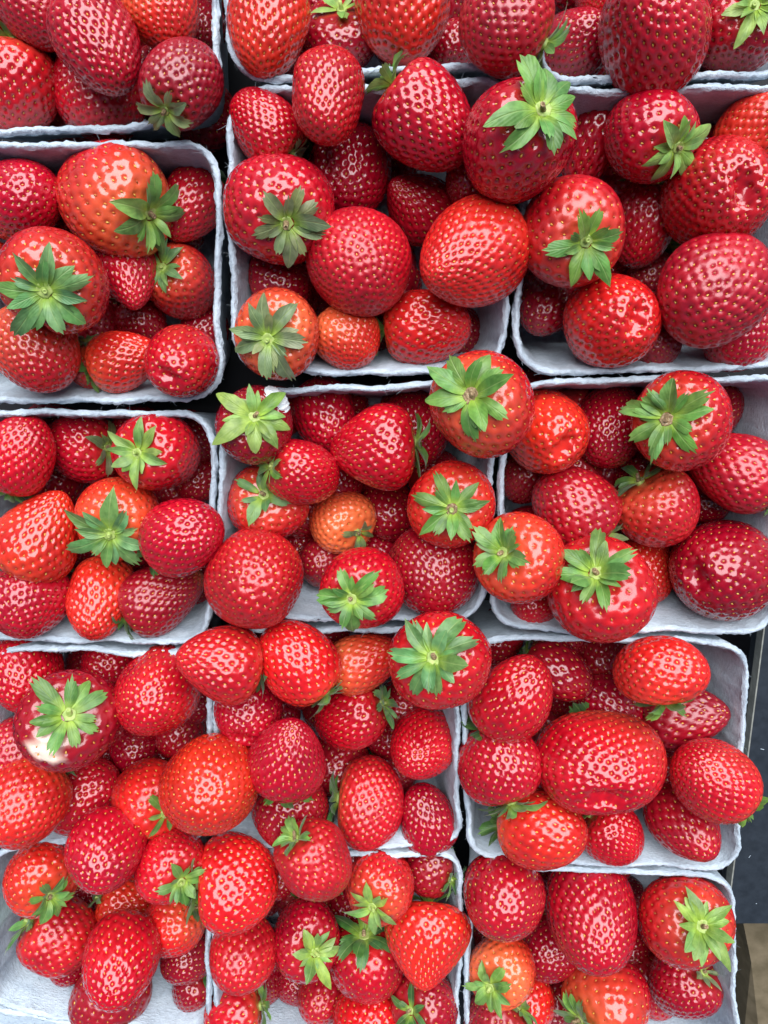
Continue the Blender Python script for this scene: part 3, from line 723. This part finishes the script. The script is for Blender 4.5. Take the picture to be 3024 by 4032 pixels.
# ---- one berry's surface
def fib(n, q, rs):
    i = np.arange(n) + 0.5
    u = (i / n) ** q
    cz = 1 - 2 * u
    ph = np.pi * (1 + 5 ** 0.5) * i
    sz = np.sqrt(np.maximum(0, 1 - cz * cz))
    P = np.stack([np.cos(ph) * sz, np.sin(ph) * sz, cz], 1)
    P += rs.normal(0, 0.16 * math.sqrt(4 * math.pi / n) / 1.7, P.shape)
    return P / np.linalg.norm(P, axis=1)[:, None]
def hull(P):
    bm = bmesh.new()
    vs_ = [bm.verts.new(p) for p in P]
    bm.verts.index_update()
    bmesh.ops.convex_hull(bm, input=bm.verts[:])
    Fc = np.array([[v.index for v in f.verts] for f in bm.faces if len(f.verts) == 3], dtype=np.int64)
    bm.free()
    a, b, c = P[Fc[:, 0]], P[Fc[:, 1]], P[Fc[:, 2]]
    flip = np.sum(np.cross(b - a, c - a) * (a + b + c), 1) < 0
    Fc[flip] = Fc[flip][:, ::-1]
    return Fc

class Shape:
    def __init__(self, s, rs):
        self.W, self.L = s['w'] * s['k'] * 1.04, s['l'] * s['k'] * 1.03
        sh = s['shape']
        self.kc = {'r': 0.10, 'c': 0.42, 'e': 0.20, 'k': 0.10, 'l': 0.12, 'w': 0.10, 'd': 0.12}[sh] + rs.uniform(-0.05, 0.08)
        self.pw = {'r': 0.87, 'c': 0.96, 'e': 0.88, 'k': 0.84, 'l': 0.84, 'w': 0.84, 'd': 0.84}[sh]
        self.dent = rs.uniform(0.05, 0.09)
        self.fold = 0.34 * s.get('fold', 0.26) if sh == 'k' else (0.10 if sh == 'd' else 0.0)
        self.groove = 0.16 if sh == 'l' else 0.0
        self.flat = {'w': 0.74, 'd': 0.84}.get(sh, rs.uniform(0.90, 1.0))
        self.nph = 2.4
        self.dbl = 0.05 if sh == 'd' else 0.0
        self.lob = [(k, rs.uniform(0, 0.022) / (k - 1), rs.uniform(0, 6.28)) for k in (2, 3, 4, 5)]
        self.nz = [(rs.normal(0, 1.9, 3), rs.uniform(0, 6.28), rs.uniform(0.008, 0.024)) for _ in range(5)]
        self.bend = rs.uniform(-0.06, 0.06, 2)
        t = np.linspace(0, np.pi, 200)
        g = np.sin(t) ** self.pw * (1 + self.kc * np.cos(t))
        self.gn = g.max()
        h = self.hraw(t, 0 * t)
        self.h0, self.hs = (h.max() + h.min()) / 2, 2.0 / (h.max() - h.min())
    def hraw(self, t, ph):
        h = np.cos(t) - self.dent * 2 * np.exp(-(t / 0.42) ** 2)
        if self.fold:
            wd = 0.24 + 0.08 * np.cos(2 * ph)
            h = h + self.fold * 2 * np.exp(-((np.pi - t) / wd) ** 2)
        return h
    def __call__(self, t, ph):
        g = np.sin(t) ** self.pw * (1 + self.kc * np.cos(t)) / self.gn
        m = np.ones_like(t)
        for k, a, p in self.lob: m = m + a * np.cos(k * ph + p) * np.sin(t)
        if self.groove:
            dp = (ph - 1.9 + np.pi) % (2 * np.pi) - np.pi
            m = m * (1 - self.groove * np.exp(-(dp / 0.22) ** 2) * np.exp(-((t - 0.9) / 0.9) ** 2))
        if self.dbl:
            m = m * (1 - self.dbl + 2 * self.dbl * np.cos(ph) ** 2)
            dp = (ph - self.nph + np.pi) % (2 * np.pi) - np.pi
            m = m * (1 - 0.17 * np.exp(-(dp / 0.30) ** 2) * np.exp(-((t - 1.15) / 0.6) ** 2))
        st_ = np.sin(t)
        u = np.stack([st_ * np.cos(ph), st_ * np.sin(ph), np.cos(t)], -1)
        for v, p, a in self.nz: m = m + a * np.sin(u @ v + p)
        r = self.W / 2 * g * m
        h = (self.hraw(t, ph) - self.h0) * self.hs * self.L / 2 * (0.5 + 0.5 * m)
        x = r * np.cos(ph) + self.bend[0] * h * h / self.L
        y = r * np.sin(ph) * self.flat + self.bend[1] * h * h / self.L
        return np.stack([x, y, h], -1)

SEEDV = np.array([[0, -.5, 0], [.30, -.05, 0], [-.30, -.05, 0], [0, .62, 0], [0, -.05, .5], [0, .3, .28], [0, -.05, -.3]])
SEEDF = np.array([[0, 1, 4], [1, 3, 5], [1, 5, 4], [3, 2, 5], [2, 4, 5], [2, 0, 4], [0, 6, 1], [1, 6, 3], [3, 6, 2], [2, 6, 0]])

def sph(P):
    return np.arccos(np.clip(P[:, 2], -1, 1)), np.arctan2(P[:, 1], P[:, 0])
def vnormals(V, Fc):
    fn = np.cross(V[Fc[:, 1]] - V[Fc[:, 0]], V[Fc[:, 2]] - V[Fc[:, 0]])
    Nn = np.zeros_like(V)
    for k in range(3): np.add.at(Nn, Fc[:, k], fn)
    return Nn / np.maximum(1e-12, np.linalg.norm(Nn, axis=1))[:, None]

def sepal_mesh(surf, W, ph0, ln, wd, m, toothed, rs):
    """one sepal lying over (m=0) or standing away from (m=1) the shoulder"""
    ac = np.array([-1, -.66, -.33, 0, .33, .66, 1.0])
    if toothed:
        end = np.array([.74, .90, .84, 1.0, .85, .91, .72]) * (1 + rs.uniform(-.05, .05, 7))
    else:
        end = np.array([.60, .82, .94, 1.0, .95, .84, .62]) * (1 + rs.uniform(-.03, .03, 7))
    rows = 9
    tt = np.linspace(0.02, 2.2, 70)
    C = surf(tt, np.full(70, ph0))
    arc = np.concatenate([[0], np.cumsum(np.linalg.norm(np.diff(C, axis=0), axis=1))])
    r0 = 0.035 * W
    b0 = 1.0 + rs.uniform(-.25, .35); b1 = -rs.uniform(0.4, 1.5)
    curl = rs.uniform(-0.08, 0.42); side = rs.normal(0, 0.14); cup = rs.uniform(-0.45, 0.75); tw = rs.normal(0, 0.35)
    er = np.array([math.cos(ph0), math.sin(ph0), 0]); et = np.array([-math.sin(ph0), math.cos(ph0), 0]); ez = np.array([0, 0, 1.0])
    base = np.array([np.interp(r0, arc, C[:, k]) for k in range(3)])
    V, UV = [], []
    for i in range(rows):
        for j, a in enumerate(ac):
            s_ = (i / (rows - 1)) * end[j]
            wprof = (0.34 + 1.35 * s_ ** 0.9 * (1.32 - s_)) if toothed else (0.32 + 1.9 * s_ ** 0.9 * max(0, 1.05 - s_) ** 0.75)
            if toothed: wprof *= 0.92
            b = a * wprof * wd * 0.5
            th = np.interp(r0 + s_ * ln, arc, tt)
            c = np.array([np.interp(r0 + s_ * ln, arc, C[:, k]) for k in range(3)])
            e = 0.02
            t1 = np.array([np.interp(r0 + s_ * ln + 0.02 * W, arc, C[:, k]) for k in range(3)]) - c
            t1 /= max(1e-9, np.linalg.norm(t1))
            nn = np.cross(t1, et); nn /= np.linalg.norm(nn)
            if nn @ (c + ez * W * 0.3) < 0: nn = -nn
            hug = c + et * b + nn * (0.032 * W + curl * ln * s_ * s_ - 0.9 * b * b / W)
            bb = b0 + b1 * s_ * 0.5
            fr = base + er * (ln * s_ * math.cos(bb)) + ez * (ln * s_ * math.sin(bb) + 0.02 * W) + et * b
            fn = -er * math.sin(bb) + ez * math.cos(bb)
            p = hug * (1 - m) + fr * m
            n2 = nn * (1 - m) + fn * m
            p = p + n2 * (abs(a) * abs(b) * cup + b * tw * s_) + et * (side * ln * s_ * s_)
            V.append(p); UV.append((a, s_))
    Fq = np.array([[i * 7 + j, i * 7 + j + 1, (i + 1) * 7 + j + 1, (i + 1) * 7 + j] for i in range(rows - 1) for j in range(6)])
    me = mesh_from('sepal', np.array(V), Fq)
    uvl = me.uv_layers.new(name='UVMap')
    li = np.zeros(len(me.loops), dtype=np.int32); me.loops.foreach_get('vertex_index', li)
    uvl.data.foreach_set('uv', np.array(UV, dtype=np.float32)[li].ravel())
    return me

GROUP = 'strawberries heaped in the punnets'
def berry(idx, s):
    rs = np.random.RandomState(1000 + idx * 13)
    surf = Shape(s, rs)
    # frame: z towards the calyx, x across the line of sight
    pos = s['pos']
    zc = CAM - pos; zc /= np.linalg.norm(zc)
    xc = np.array([1.0, 0, 0]); xc -= zc * (xc @ zc); xc /= np.linalg.norm(xc)
    yc = np.cross(zc, xc)
    az, el = math.radians(s['az']), math.radians(s['el'])
    a = xc * math.cos(el) * math.cos(az) + yc * math.cos(el) * math.sin(az) + zc * math.sin(el)
    bx = np.cross(a, zc); bx /= np.linalg.norm(bx)
    by = np.cross(a, bx)
    if s['shape'] not in 'wdl':
        ro = rs.uniform(0, 6.28) if s['shape'] != 'k' else rs.uniform(-.5, .5)
        bx, by = bx * math.cos(ro) + by * math.sin(ro), by * math.cos(ro) - bx * math.sin(ro)
    R = np.stack([bx, by, a], 1)
    view = R.T @ zc
    root = bpy.data.objects.new('strawberry', None); COL.objects.link(root)
    root.matrix_world = Matrix([[*R[0], pos[0]], [*R[1], pos[1]], [*R[2], pos[2]], [0, 0, 0, 1]])
    tag(root, s['label'], 'strawberry', GROUP)
    # flesh: seeds sit in pits of a net of ridges
    n = int(s.get('n', rs.randint(290, 370)) * (0.75 if s['lev'] == 0 else 1.0) * (0.80 if s['w'] < 240 else 1.0))
    P = fib(n, 0.86, rs)
    D = np.linalg.norm(P[:, None] - P[None], axis=2); np.fill_diagonal(D, 9)
    nn = np.sort(D, axis=1)[:, :3].mean(1) * 0.93
    tri = hull(P)
    cen = P[tri].mean(1); cen /= np.linalg.norm(cen, axis=1)[:, None]
    near = P @ view > -0.35
    e1 = np.stack([np.zeros(n), np.zeros(n), -np.ones(n)], 1); e1 -= P * np.sum(e1 * P, 1)[:, None]
    e1 /= np.maximum(1e-6, np.linalg.norm(e1, axis=1))[:, None]
    e2 = np.cross(P, e1)
    pts = [P, cen]; dz = [np.full(n, -0.25), np.full(len(cen), 0.03)]; ow = [np.arange(n), tri[:, 0]]
    ql = s['lev'] > 0
    for (ra, rb, cnt, dep, ph) in ((.25, .20, 6, -0.205, 0.0), (.41, .34, 9 if ql else 7, -0.005, 0.35)):
        for k in range(cnt):
            an = 2 * math.pi * k / cnt + ph
            q = P + (e1 * math.cos(an) * ra + e2 * math.sin(an) * rb) * nn[:, None]
            q = q[near]
            pts.append(q / np.linalg.norm(q, axis=1)[:, None]); dz.append(np.full(len(q), dep)); ow.append(np.arange(n)[near])
    U = np.vstack(pts); dz = np.concatenate(dz); ow = np.concatenate(ow)
    Fc = hull(U)
    th, ph = sph(U)
    V = surf(th, ph)
    Nr = vnormals(V, Fc)
    rad = (surf.W + surf.L) / 4
    amp = s.get('amp', rs.uniform(0.85, 1.1))
    pit = np.minimum(nn[ow] * rad, 0.0032)
    fade = np.clip((th - 0.12) / 0.25, 0, 1)
    V2 = V + Nr * (dz * pit * amp * fade)[:, None]
    me = mesh_from('flesh', V2, Fc)
    pale = s.get('pale', rs.choice([0, 0, .08, .15, .25]) if s['tone'] in 'ro' else 0)
    nz = 0.5 + 0.5 * np.sin(U @ rs.normal(0, 2.0, 3) + rs.uniform(0, 6))
    pv = np.clip(1.25 - th / (0.75 + 1.1 * pale), 0, 1) * (0.25 + 0.75 * pale) + pale * 0.6 * nz ** 2 * np.clip(1.6 - th * 0.6, 0, 1)
    if pale == 0: pv *= 0.25
    if s.get('tipale'): pv += np.clip((th - 2.45) / 0.5, 0, 1) * s['tipale']
    at_ = me.attributes.new('pale', 'FLOAT', 'POINT'); at_.data.foreach_set('value', np.clip(pv, 0, 0.95).astype(np.float32))
    wv = np.zeros(len(U))
    if s.get('white'):
        tgt = R.T @ (-xc * 0.30 - yc * 0.42 + zc * 0.85); tgt /= np.linalg.norm(tgt)
        dd = np.arccos(np.clip(U @ tgt, -1, 1)) + 0.08 * np.sin(U @ np.array([9, 7, 8.]))
        wv = np.clip((0.36 - dd) / 0.20, 0, 1)
    at_ = me.attributes.new('white', 'FLOAT', 'POINT'); at_.data.foreach_set('value', wv.astype(np.float32))
    fl = obj('flesh', me, FLESH, root)
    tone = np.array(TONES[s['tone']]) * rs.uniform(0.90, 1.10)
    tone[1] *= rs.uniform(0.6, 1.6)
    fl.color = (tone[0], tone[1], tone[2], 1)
    # seeds
    keep = (th[:n] > 0.30)
    Sp, Sn = V2[:n][keep], Nr[:n][keep]
    S1 = surf(np.clip(th[:n][keep] + 0.05, 0, 3.14), ph[:n][keep]) - V[:n][keep]
    S1 -= Sn * np.sum(S1 * Sn, 1)[:, None]; S1 /= np.maximum(1e-9, np.linalg.norm(S1, axis=1))[:, None]
    S2 = np.cross(S1, Sn)
    pk = np.clip((nn[:n] * rad)[keep], 0.0019, 0.0042)
    sc = pk * 0.37 * rs.uniform(0.85, 1.15, len(pk))
    loc = SEEDV
    VV = (Sp[:, None] + S2[:, None] * (loc[None, :, 0:1] * sc[:, None, None]) - S1[:, None] * (loc[None, :, 1:2] * sc[:, None, None])
          + Sn[:, None] * ((loc[None, :, 2:3] * 0.55 + 0.12) * sc[:, None, None]))
    FF = (SEEDF[None] + (np.arange(len(sc)) * len(SEEDV))[:, None, None]).reshape(-1, 3)
    so = obj('seeds', mesh_from('seeds', VV.reshape(-1, 3), FF), SEED, root)
    tag(so, kind='stuff')
    # calyx
    if s['cal']:
        W = surf.W
        gcol, style = np.array(GREENS[s['cal'][0]]), s['cal'][1]
        cs = s.get('cs', 1.0) * rs.uniform(0.92, 1.08)
        t = np.linspace(0, 1, 6)
        rr_ = np.array([0.0, .030, .050, .062, .066, .060]) * W * cs
        top = surf(np.array([0.02]), np.array([0.0]))[0]
        zz = np.array([.030, .032, .040, .040, .022, -.02]) * W
        cv = [(top[0], top[1], top[2] + zz[0])]
        for k in range(1, 6):
            for j in range(12):
                an = 2 * math.pi * j / 12
                f = 1 + 0.12 * math.sin(5 * an + idx)
                cv.append((top[0] + rr_[k] * f * math.cos(an), top[1] + rr_[k] * f * math.sin(an), top[2] + zz[k]))
        cf = [[0, 1 + j, 1 + (j + 1) % 12] for j in range(12)]
        for k in range(4):
            cf += [[1 + k * 12 + j, 1 + (k + 1) * 12 + j, 1 + (k + 1) * 12 + (j + 1) % 12, 1 + k * 12 + (j + 1) % 12] for j in range(12)]
        cal = obj('calyx', mesh_from('calyx', cv, cf), SCAR if s.get('scar') else STEM, root)
        ns = s.get('ns', rs.randint(8, 12)) + (3 if s.get('ns', 9) > 7 else 1)
        lo, hi = {'h': (0.0, 0.22), 'f': (0.12, 0.55), 'u': (0.55, 1.0)}[style]
        ph0 = rs.uniform(0, 6.28)
        for k in range(ns):
            outer = k % 2 == 0
            pk_ = ph0 + 2 * math.pi * (k + rs.uniform(-.38, .38)) / ns
            ln = W * cs * rs.uniform(0.25, 0.38) * (1.0 if outer else 0.74)
            wd = ln * rs.uniform(0.36, 0.52) * (1.0 if ns > 7 else 0.9)
            m = rs.uniform(lo, hi) + (0.0 if outer else 0.14)
            if rs.rand() < 0.10: m = min(1.0, m + 0.5)
            sm = sepal_mesh(surf, W, pk_, ln, wd, max(0, min(1, m)), (rs.rand() < 0.62) and s['cal'][0] not in 'y', rs)
            so_ = obj('sepal', sm, SEPAL, cal)
            g = gcol * rs.uniform(0.78, 1.25) * np.array([rs.uniform(.85, 1.2), 1, rs.uniform(.8, 1.3)])
            so_.color = (g[0], g[1], g[2], 1)
        # cut stalk
        h = W * rs.uniform(0.04, 0.10) * (0.5 if s.get('scar') else 1)
        dx, dy = rs.normal(0, 0.25, 2)
        sv, sf = [], []
        for k, (q, rr2) in enumerate(((0, .030), (.5, .024), (1, .023), (1.0, .015), (.8, .001))):
            for j in range(8):
                an = 2 * math.pi * j / 8
                sv.append((top[0] + dx * h * q + rr2 * W * math.cos(an), top[1] + dy * h * q + rr2 * W * math.sin(an), top[2] + 0.026 * W + h * q))
        for k in range(4):
            sf += [[k * 8 + j, k * 8 + (j + 1) % 8, (k + 1) * 8 + (j + 1) % 8, (k + 1) * 8 + j] for j in range(8)]
        obj('stem', mesh_from('stem', sv, sf), STEM if rs.rand() < 0.5 else SCAR, cal)
    # extras
    if s.get('mould'):
        bm = bmesh.new(); bmesh.ops.create_icosphere(bm, subdivisions=4, radius=1.0)
        tgt = R.T @ (xc * 0.52 + yc * 0.62 + zc * 0.45)
        v0 = np.array([v.co[:] for v in bm.verts]); ff = np.array([[v.index for v in f.verts] for f in bm.faces]); bm.free()
        d0 = tgt / np.linalg.norm(tgt)
        tq, pq = sph((v0 * 0.42 + d0) / np.linalg.norm(v0 * 0.42 + d0, axis=1)[:, None])
        sv = surf(tq, pq)
        up = sv / np.linalg.norm(sv, axis=1)[:, None]
        hh = (0.0022 * np.clip(v0 @ d0, -0.4, 1) + 0.0006 * np.sin(v0 @ np.array([11, 7, 9.])) + rs.normal(0, 0.00018, len(v0)))
        obj('mould', mesh_from('mould', sv + up * hh[:, None], ff), FUZZ, root)
    s['root'] = root
    return R, surf, zc, xc, yc

for i, s in enumerate(S):
    R, surf, zc, xc, yc = berry(i, s)
    if s.get('flake'):
        p = np.array(at(s['x'] + 25, s['y'] + 75, s['z']))
        q = p + zc * surf.W * 0.43
        out = [(-26, -8), (-20, 10), (2, 16), (22, 8), (28, -6), (12, -2), (-2, -18)]
        v = [q + xc * a * s['k'] + yc * b * s['k'] + zc * (0.0004 * math.sin(a)) for a, b in out]
        v += [x - zc * 0.0006 for x in v]
        m_ = len(out)
        f = [list(range(m_)), list(range(m_, 2 * m_))[::-1]] + [[k, m_ + k, m_ + (k + 1) % m_, (k + 1) % m_] for k in range(m_)]
        me = mesh_from('dry_flake', v, f, smooth=False)
        bm = bmesh.new(); bm.from_mesh(me); bmesh.ops.recalc_face_normals(bm, faces=bm.faces); bm.to_mesh(me); bm.free()
        o = obj('dry_flake', me, FLAKE)
        tag(o, 'cream dry flake stuck to the skin of a red strawberry', 'flake')

# ------------------------------------------------------------------ berries at the bottom of the punnets, glimpsed through the gaps
BARE = [(90, 3850, 230), (640, 3960, 150), (2560, 3340, 130), (1950, 3330, 120), (2820, 3350, 110), (2620, 2420, 150), (2960, 2380, 110),
        (250, 2490, 130), (2150, 2420, 110), (2860, 3980, 130), (960, 1230, 70), (960, 2090, 70)]
frs = np.random.RandomState(77)
protos = []
def copy_tree(o, parent=None):
    c = o.copy(); COL.objects.link(c)
    if parent is not None:
        c.parent = parent
    for ch in list(o.children): copy_tree(ch, c)
    return c
spots = [(s['pos'], s['r']) for s in S]
def seen(p, r):
    """does any part of the berry show between the ones above it?"""
    zc = CAM - p; zc /= np.linalg.norm(zc)
    xc = np.cross([0, 1.0, 0], zc); xc /= np.linalg.norm(xc); yc = np.cross(zc, xc)
    hit = 0
    for k in range(40):
        a, q = k * 2.39996, 0.97 * r * math.sqrt((k + .5) / 40)
        t = p + xc * q * math.cos(a) + yc * q * math.sin(a) + zc * math.sqrt(r * r - q * q)
        d = t - CAM; L = np.linalg.norm(d); d = d / L
        free = True
        for b, rb in spots:
            v = b - CAM; m = v @ d
            if m < L - 0.3 * rb and v @ v - m * m < (0.97 * rb) ** 2:
                free = False; break
        hit += free
    return hit >= 3
used_low = set()
def low_label(p):
    order = sorted(S, key=lambda s: np.linalg.norm((s['pos'] - p)[:2]) + (0 if s['lev'] >= 1 else 0.03))
    for s in order:
        w = s['label'].split(',')[0].split()
        t = []
        for x in w:
            if x in ('with', 'whose', 'lying', 'leaning', 'resting', 'tucked', 'wedged', 'squeezed', 'sitting', 'seen', 'standing', 'overlapping', 'bulging') and len(t) >= 4: break
            t.append(x)
        t = t[:8]
        while t[-1] in ('the', 'a', 'its', 'and', 'of', 'under', 'in', 'beside', 'by', 'on', 'at', 'with', 'over', 'to', 'against', 'below', 'behind', 'above', 'one', 'between', 'near', 'from', 'round'): t.pop()
        lab = 'shadowed strawberry low in the heap under the ' + ' '.join(t)
        if len(lab.split()) <= 16 and lab not in used_low:
            used_low.add(lab); return lab
for key, q, lab in PUNNETS:
    if key == 'P': continue
    Q = np.array([at(x, y, RIM)[:2] for x, y in q])
    for iu in range(6):
        for iv in range(6):
            u, v = (iu + 0.5 + frs.uniform(-.2, .2)) / 6, (iv + 0.5 + frs.uniform(-.2, .2)) / 6
            u, v = 0.10 + 0.80 * u, 0.10 + 0.80 * v
            xy = (Q[0] * (1 - u) + Q[1] * u) * (1 - v) + (Q[3] * (1 - u) + Q[2] * u) * v
            p = np.array([xy[0], xy[1], frs.uniform(0.019, 0.036)])
            d = p - CAM
            dep = float(np.dot(d, np.array([0, -st, -ct])))
            px, py = 1512 + F_PX * d[0] / dep, 2016 - F_PX * (d[1] * ct - d[2] * st) / dep
            if not (-60 < px < 3090 and -60 < py < 4100): continue
            if any((px - a) ** 2 + (py - b) ** 2 < r * r for a, b, r in BARE): continue
            r = frs.uniform(0.0125, 0.0155)
            if any(np.linalg.norm(p - a) < 0.66 * (r + b) for a, b in spots): continue
            if not seen(p, r): continue
            spots.append((p, r))
            LOW = low_label(p)
            if len(protos) < 5:
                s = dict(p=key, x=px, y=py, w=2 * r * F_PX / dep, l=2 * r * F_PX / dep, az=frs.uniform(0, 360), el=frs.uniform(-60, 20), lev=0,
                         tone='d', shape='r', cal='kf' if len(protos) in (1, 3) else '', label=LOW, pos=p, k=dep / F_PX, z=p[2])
                berry(500 + len(protos), s)
                o = s['root']
                protos.append((o, r))
            else:
                o0, r0 = protos[frs.randint(5)]
                o = copy_tree(o0)
                k = r / r0
                rot = Matrix.Rotation(frs.uniform(0, 6.28), 4, 'Z')
                base = o0.matrix_basis.to_3x3().normalized().to_4x4()
                o.matrix_basis = Matrix.Translation(Vector(p)) @ rot @ base @ Matrix.Scale(k, 4)
            o['label'] = LOW; o['category'] = 'strawberry'; o['group'] = 'strawberries at the bottom of the punnets'

print('TRIS', sum(len(m.polygons) * (1 if m.name.startswith(('flesh','seeds')) else 2) for m in bpy.data.meshes if m.users))

# ------------------------------------------------------------------ lint on the board
for k, (px, py, ln, an) in enumerate(((2952, 3372, 14, 1.1), (3001, 2950, 16, -0.25), (2978, 3558, 5, 0.4))):
    c0 = at(px, py, BZ + 0.0004); vv = []
    for q in (-1, -.3, .4, 1):
        m0 = c0 + np.array([math.cos(an) * q, math.sin(an) * q, 0.10 * q * q]) * ln * 0.00006
        for a in range(4):
            vv.append(m0 + np.array([-math.sin(an) * math.cos(a * 1.571), math.cos(an) * math.cos(a * 1.571), math.sin(a * 1.571)]) * 0.00016)
    ff = np.array([[r * 4 + a, r * 4 + (a + 1) % 4, r * 4 + 4 + (a + 1) % 4, r * 4 + 4 + a] for r in range(3) for a in range(4)])
    o = obj('lint_fibre', mesh_from('lint_fibre', np.array(vv), ff), PULP)
    tag(o, ('slanting white lint fibre on the slate board near its lower edge', 'long white lint fibre on the slate board beside the two-coloured strawberry',
            'tiny white lint speck on the slate board near the cardboard')[k], 'lint', 'lint on the slate board')
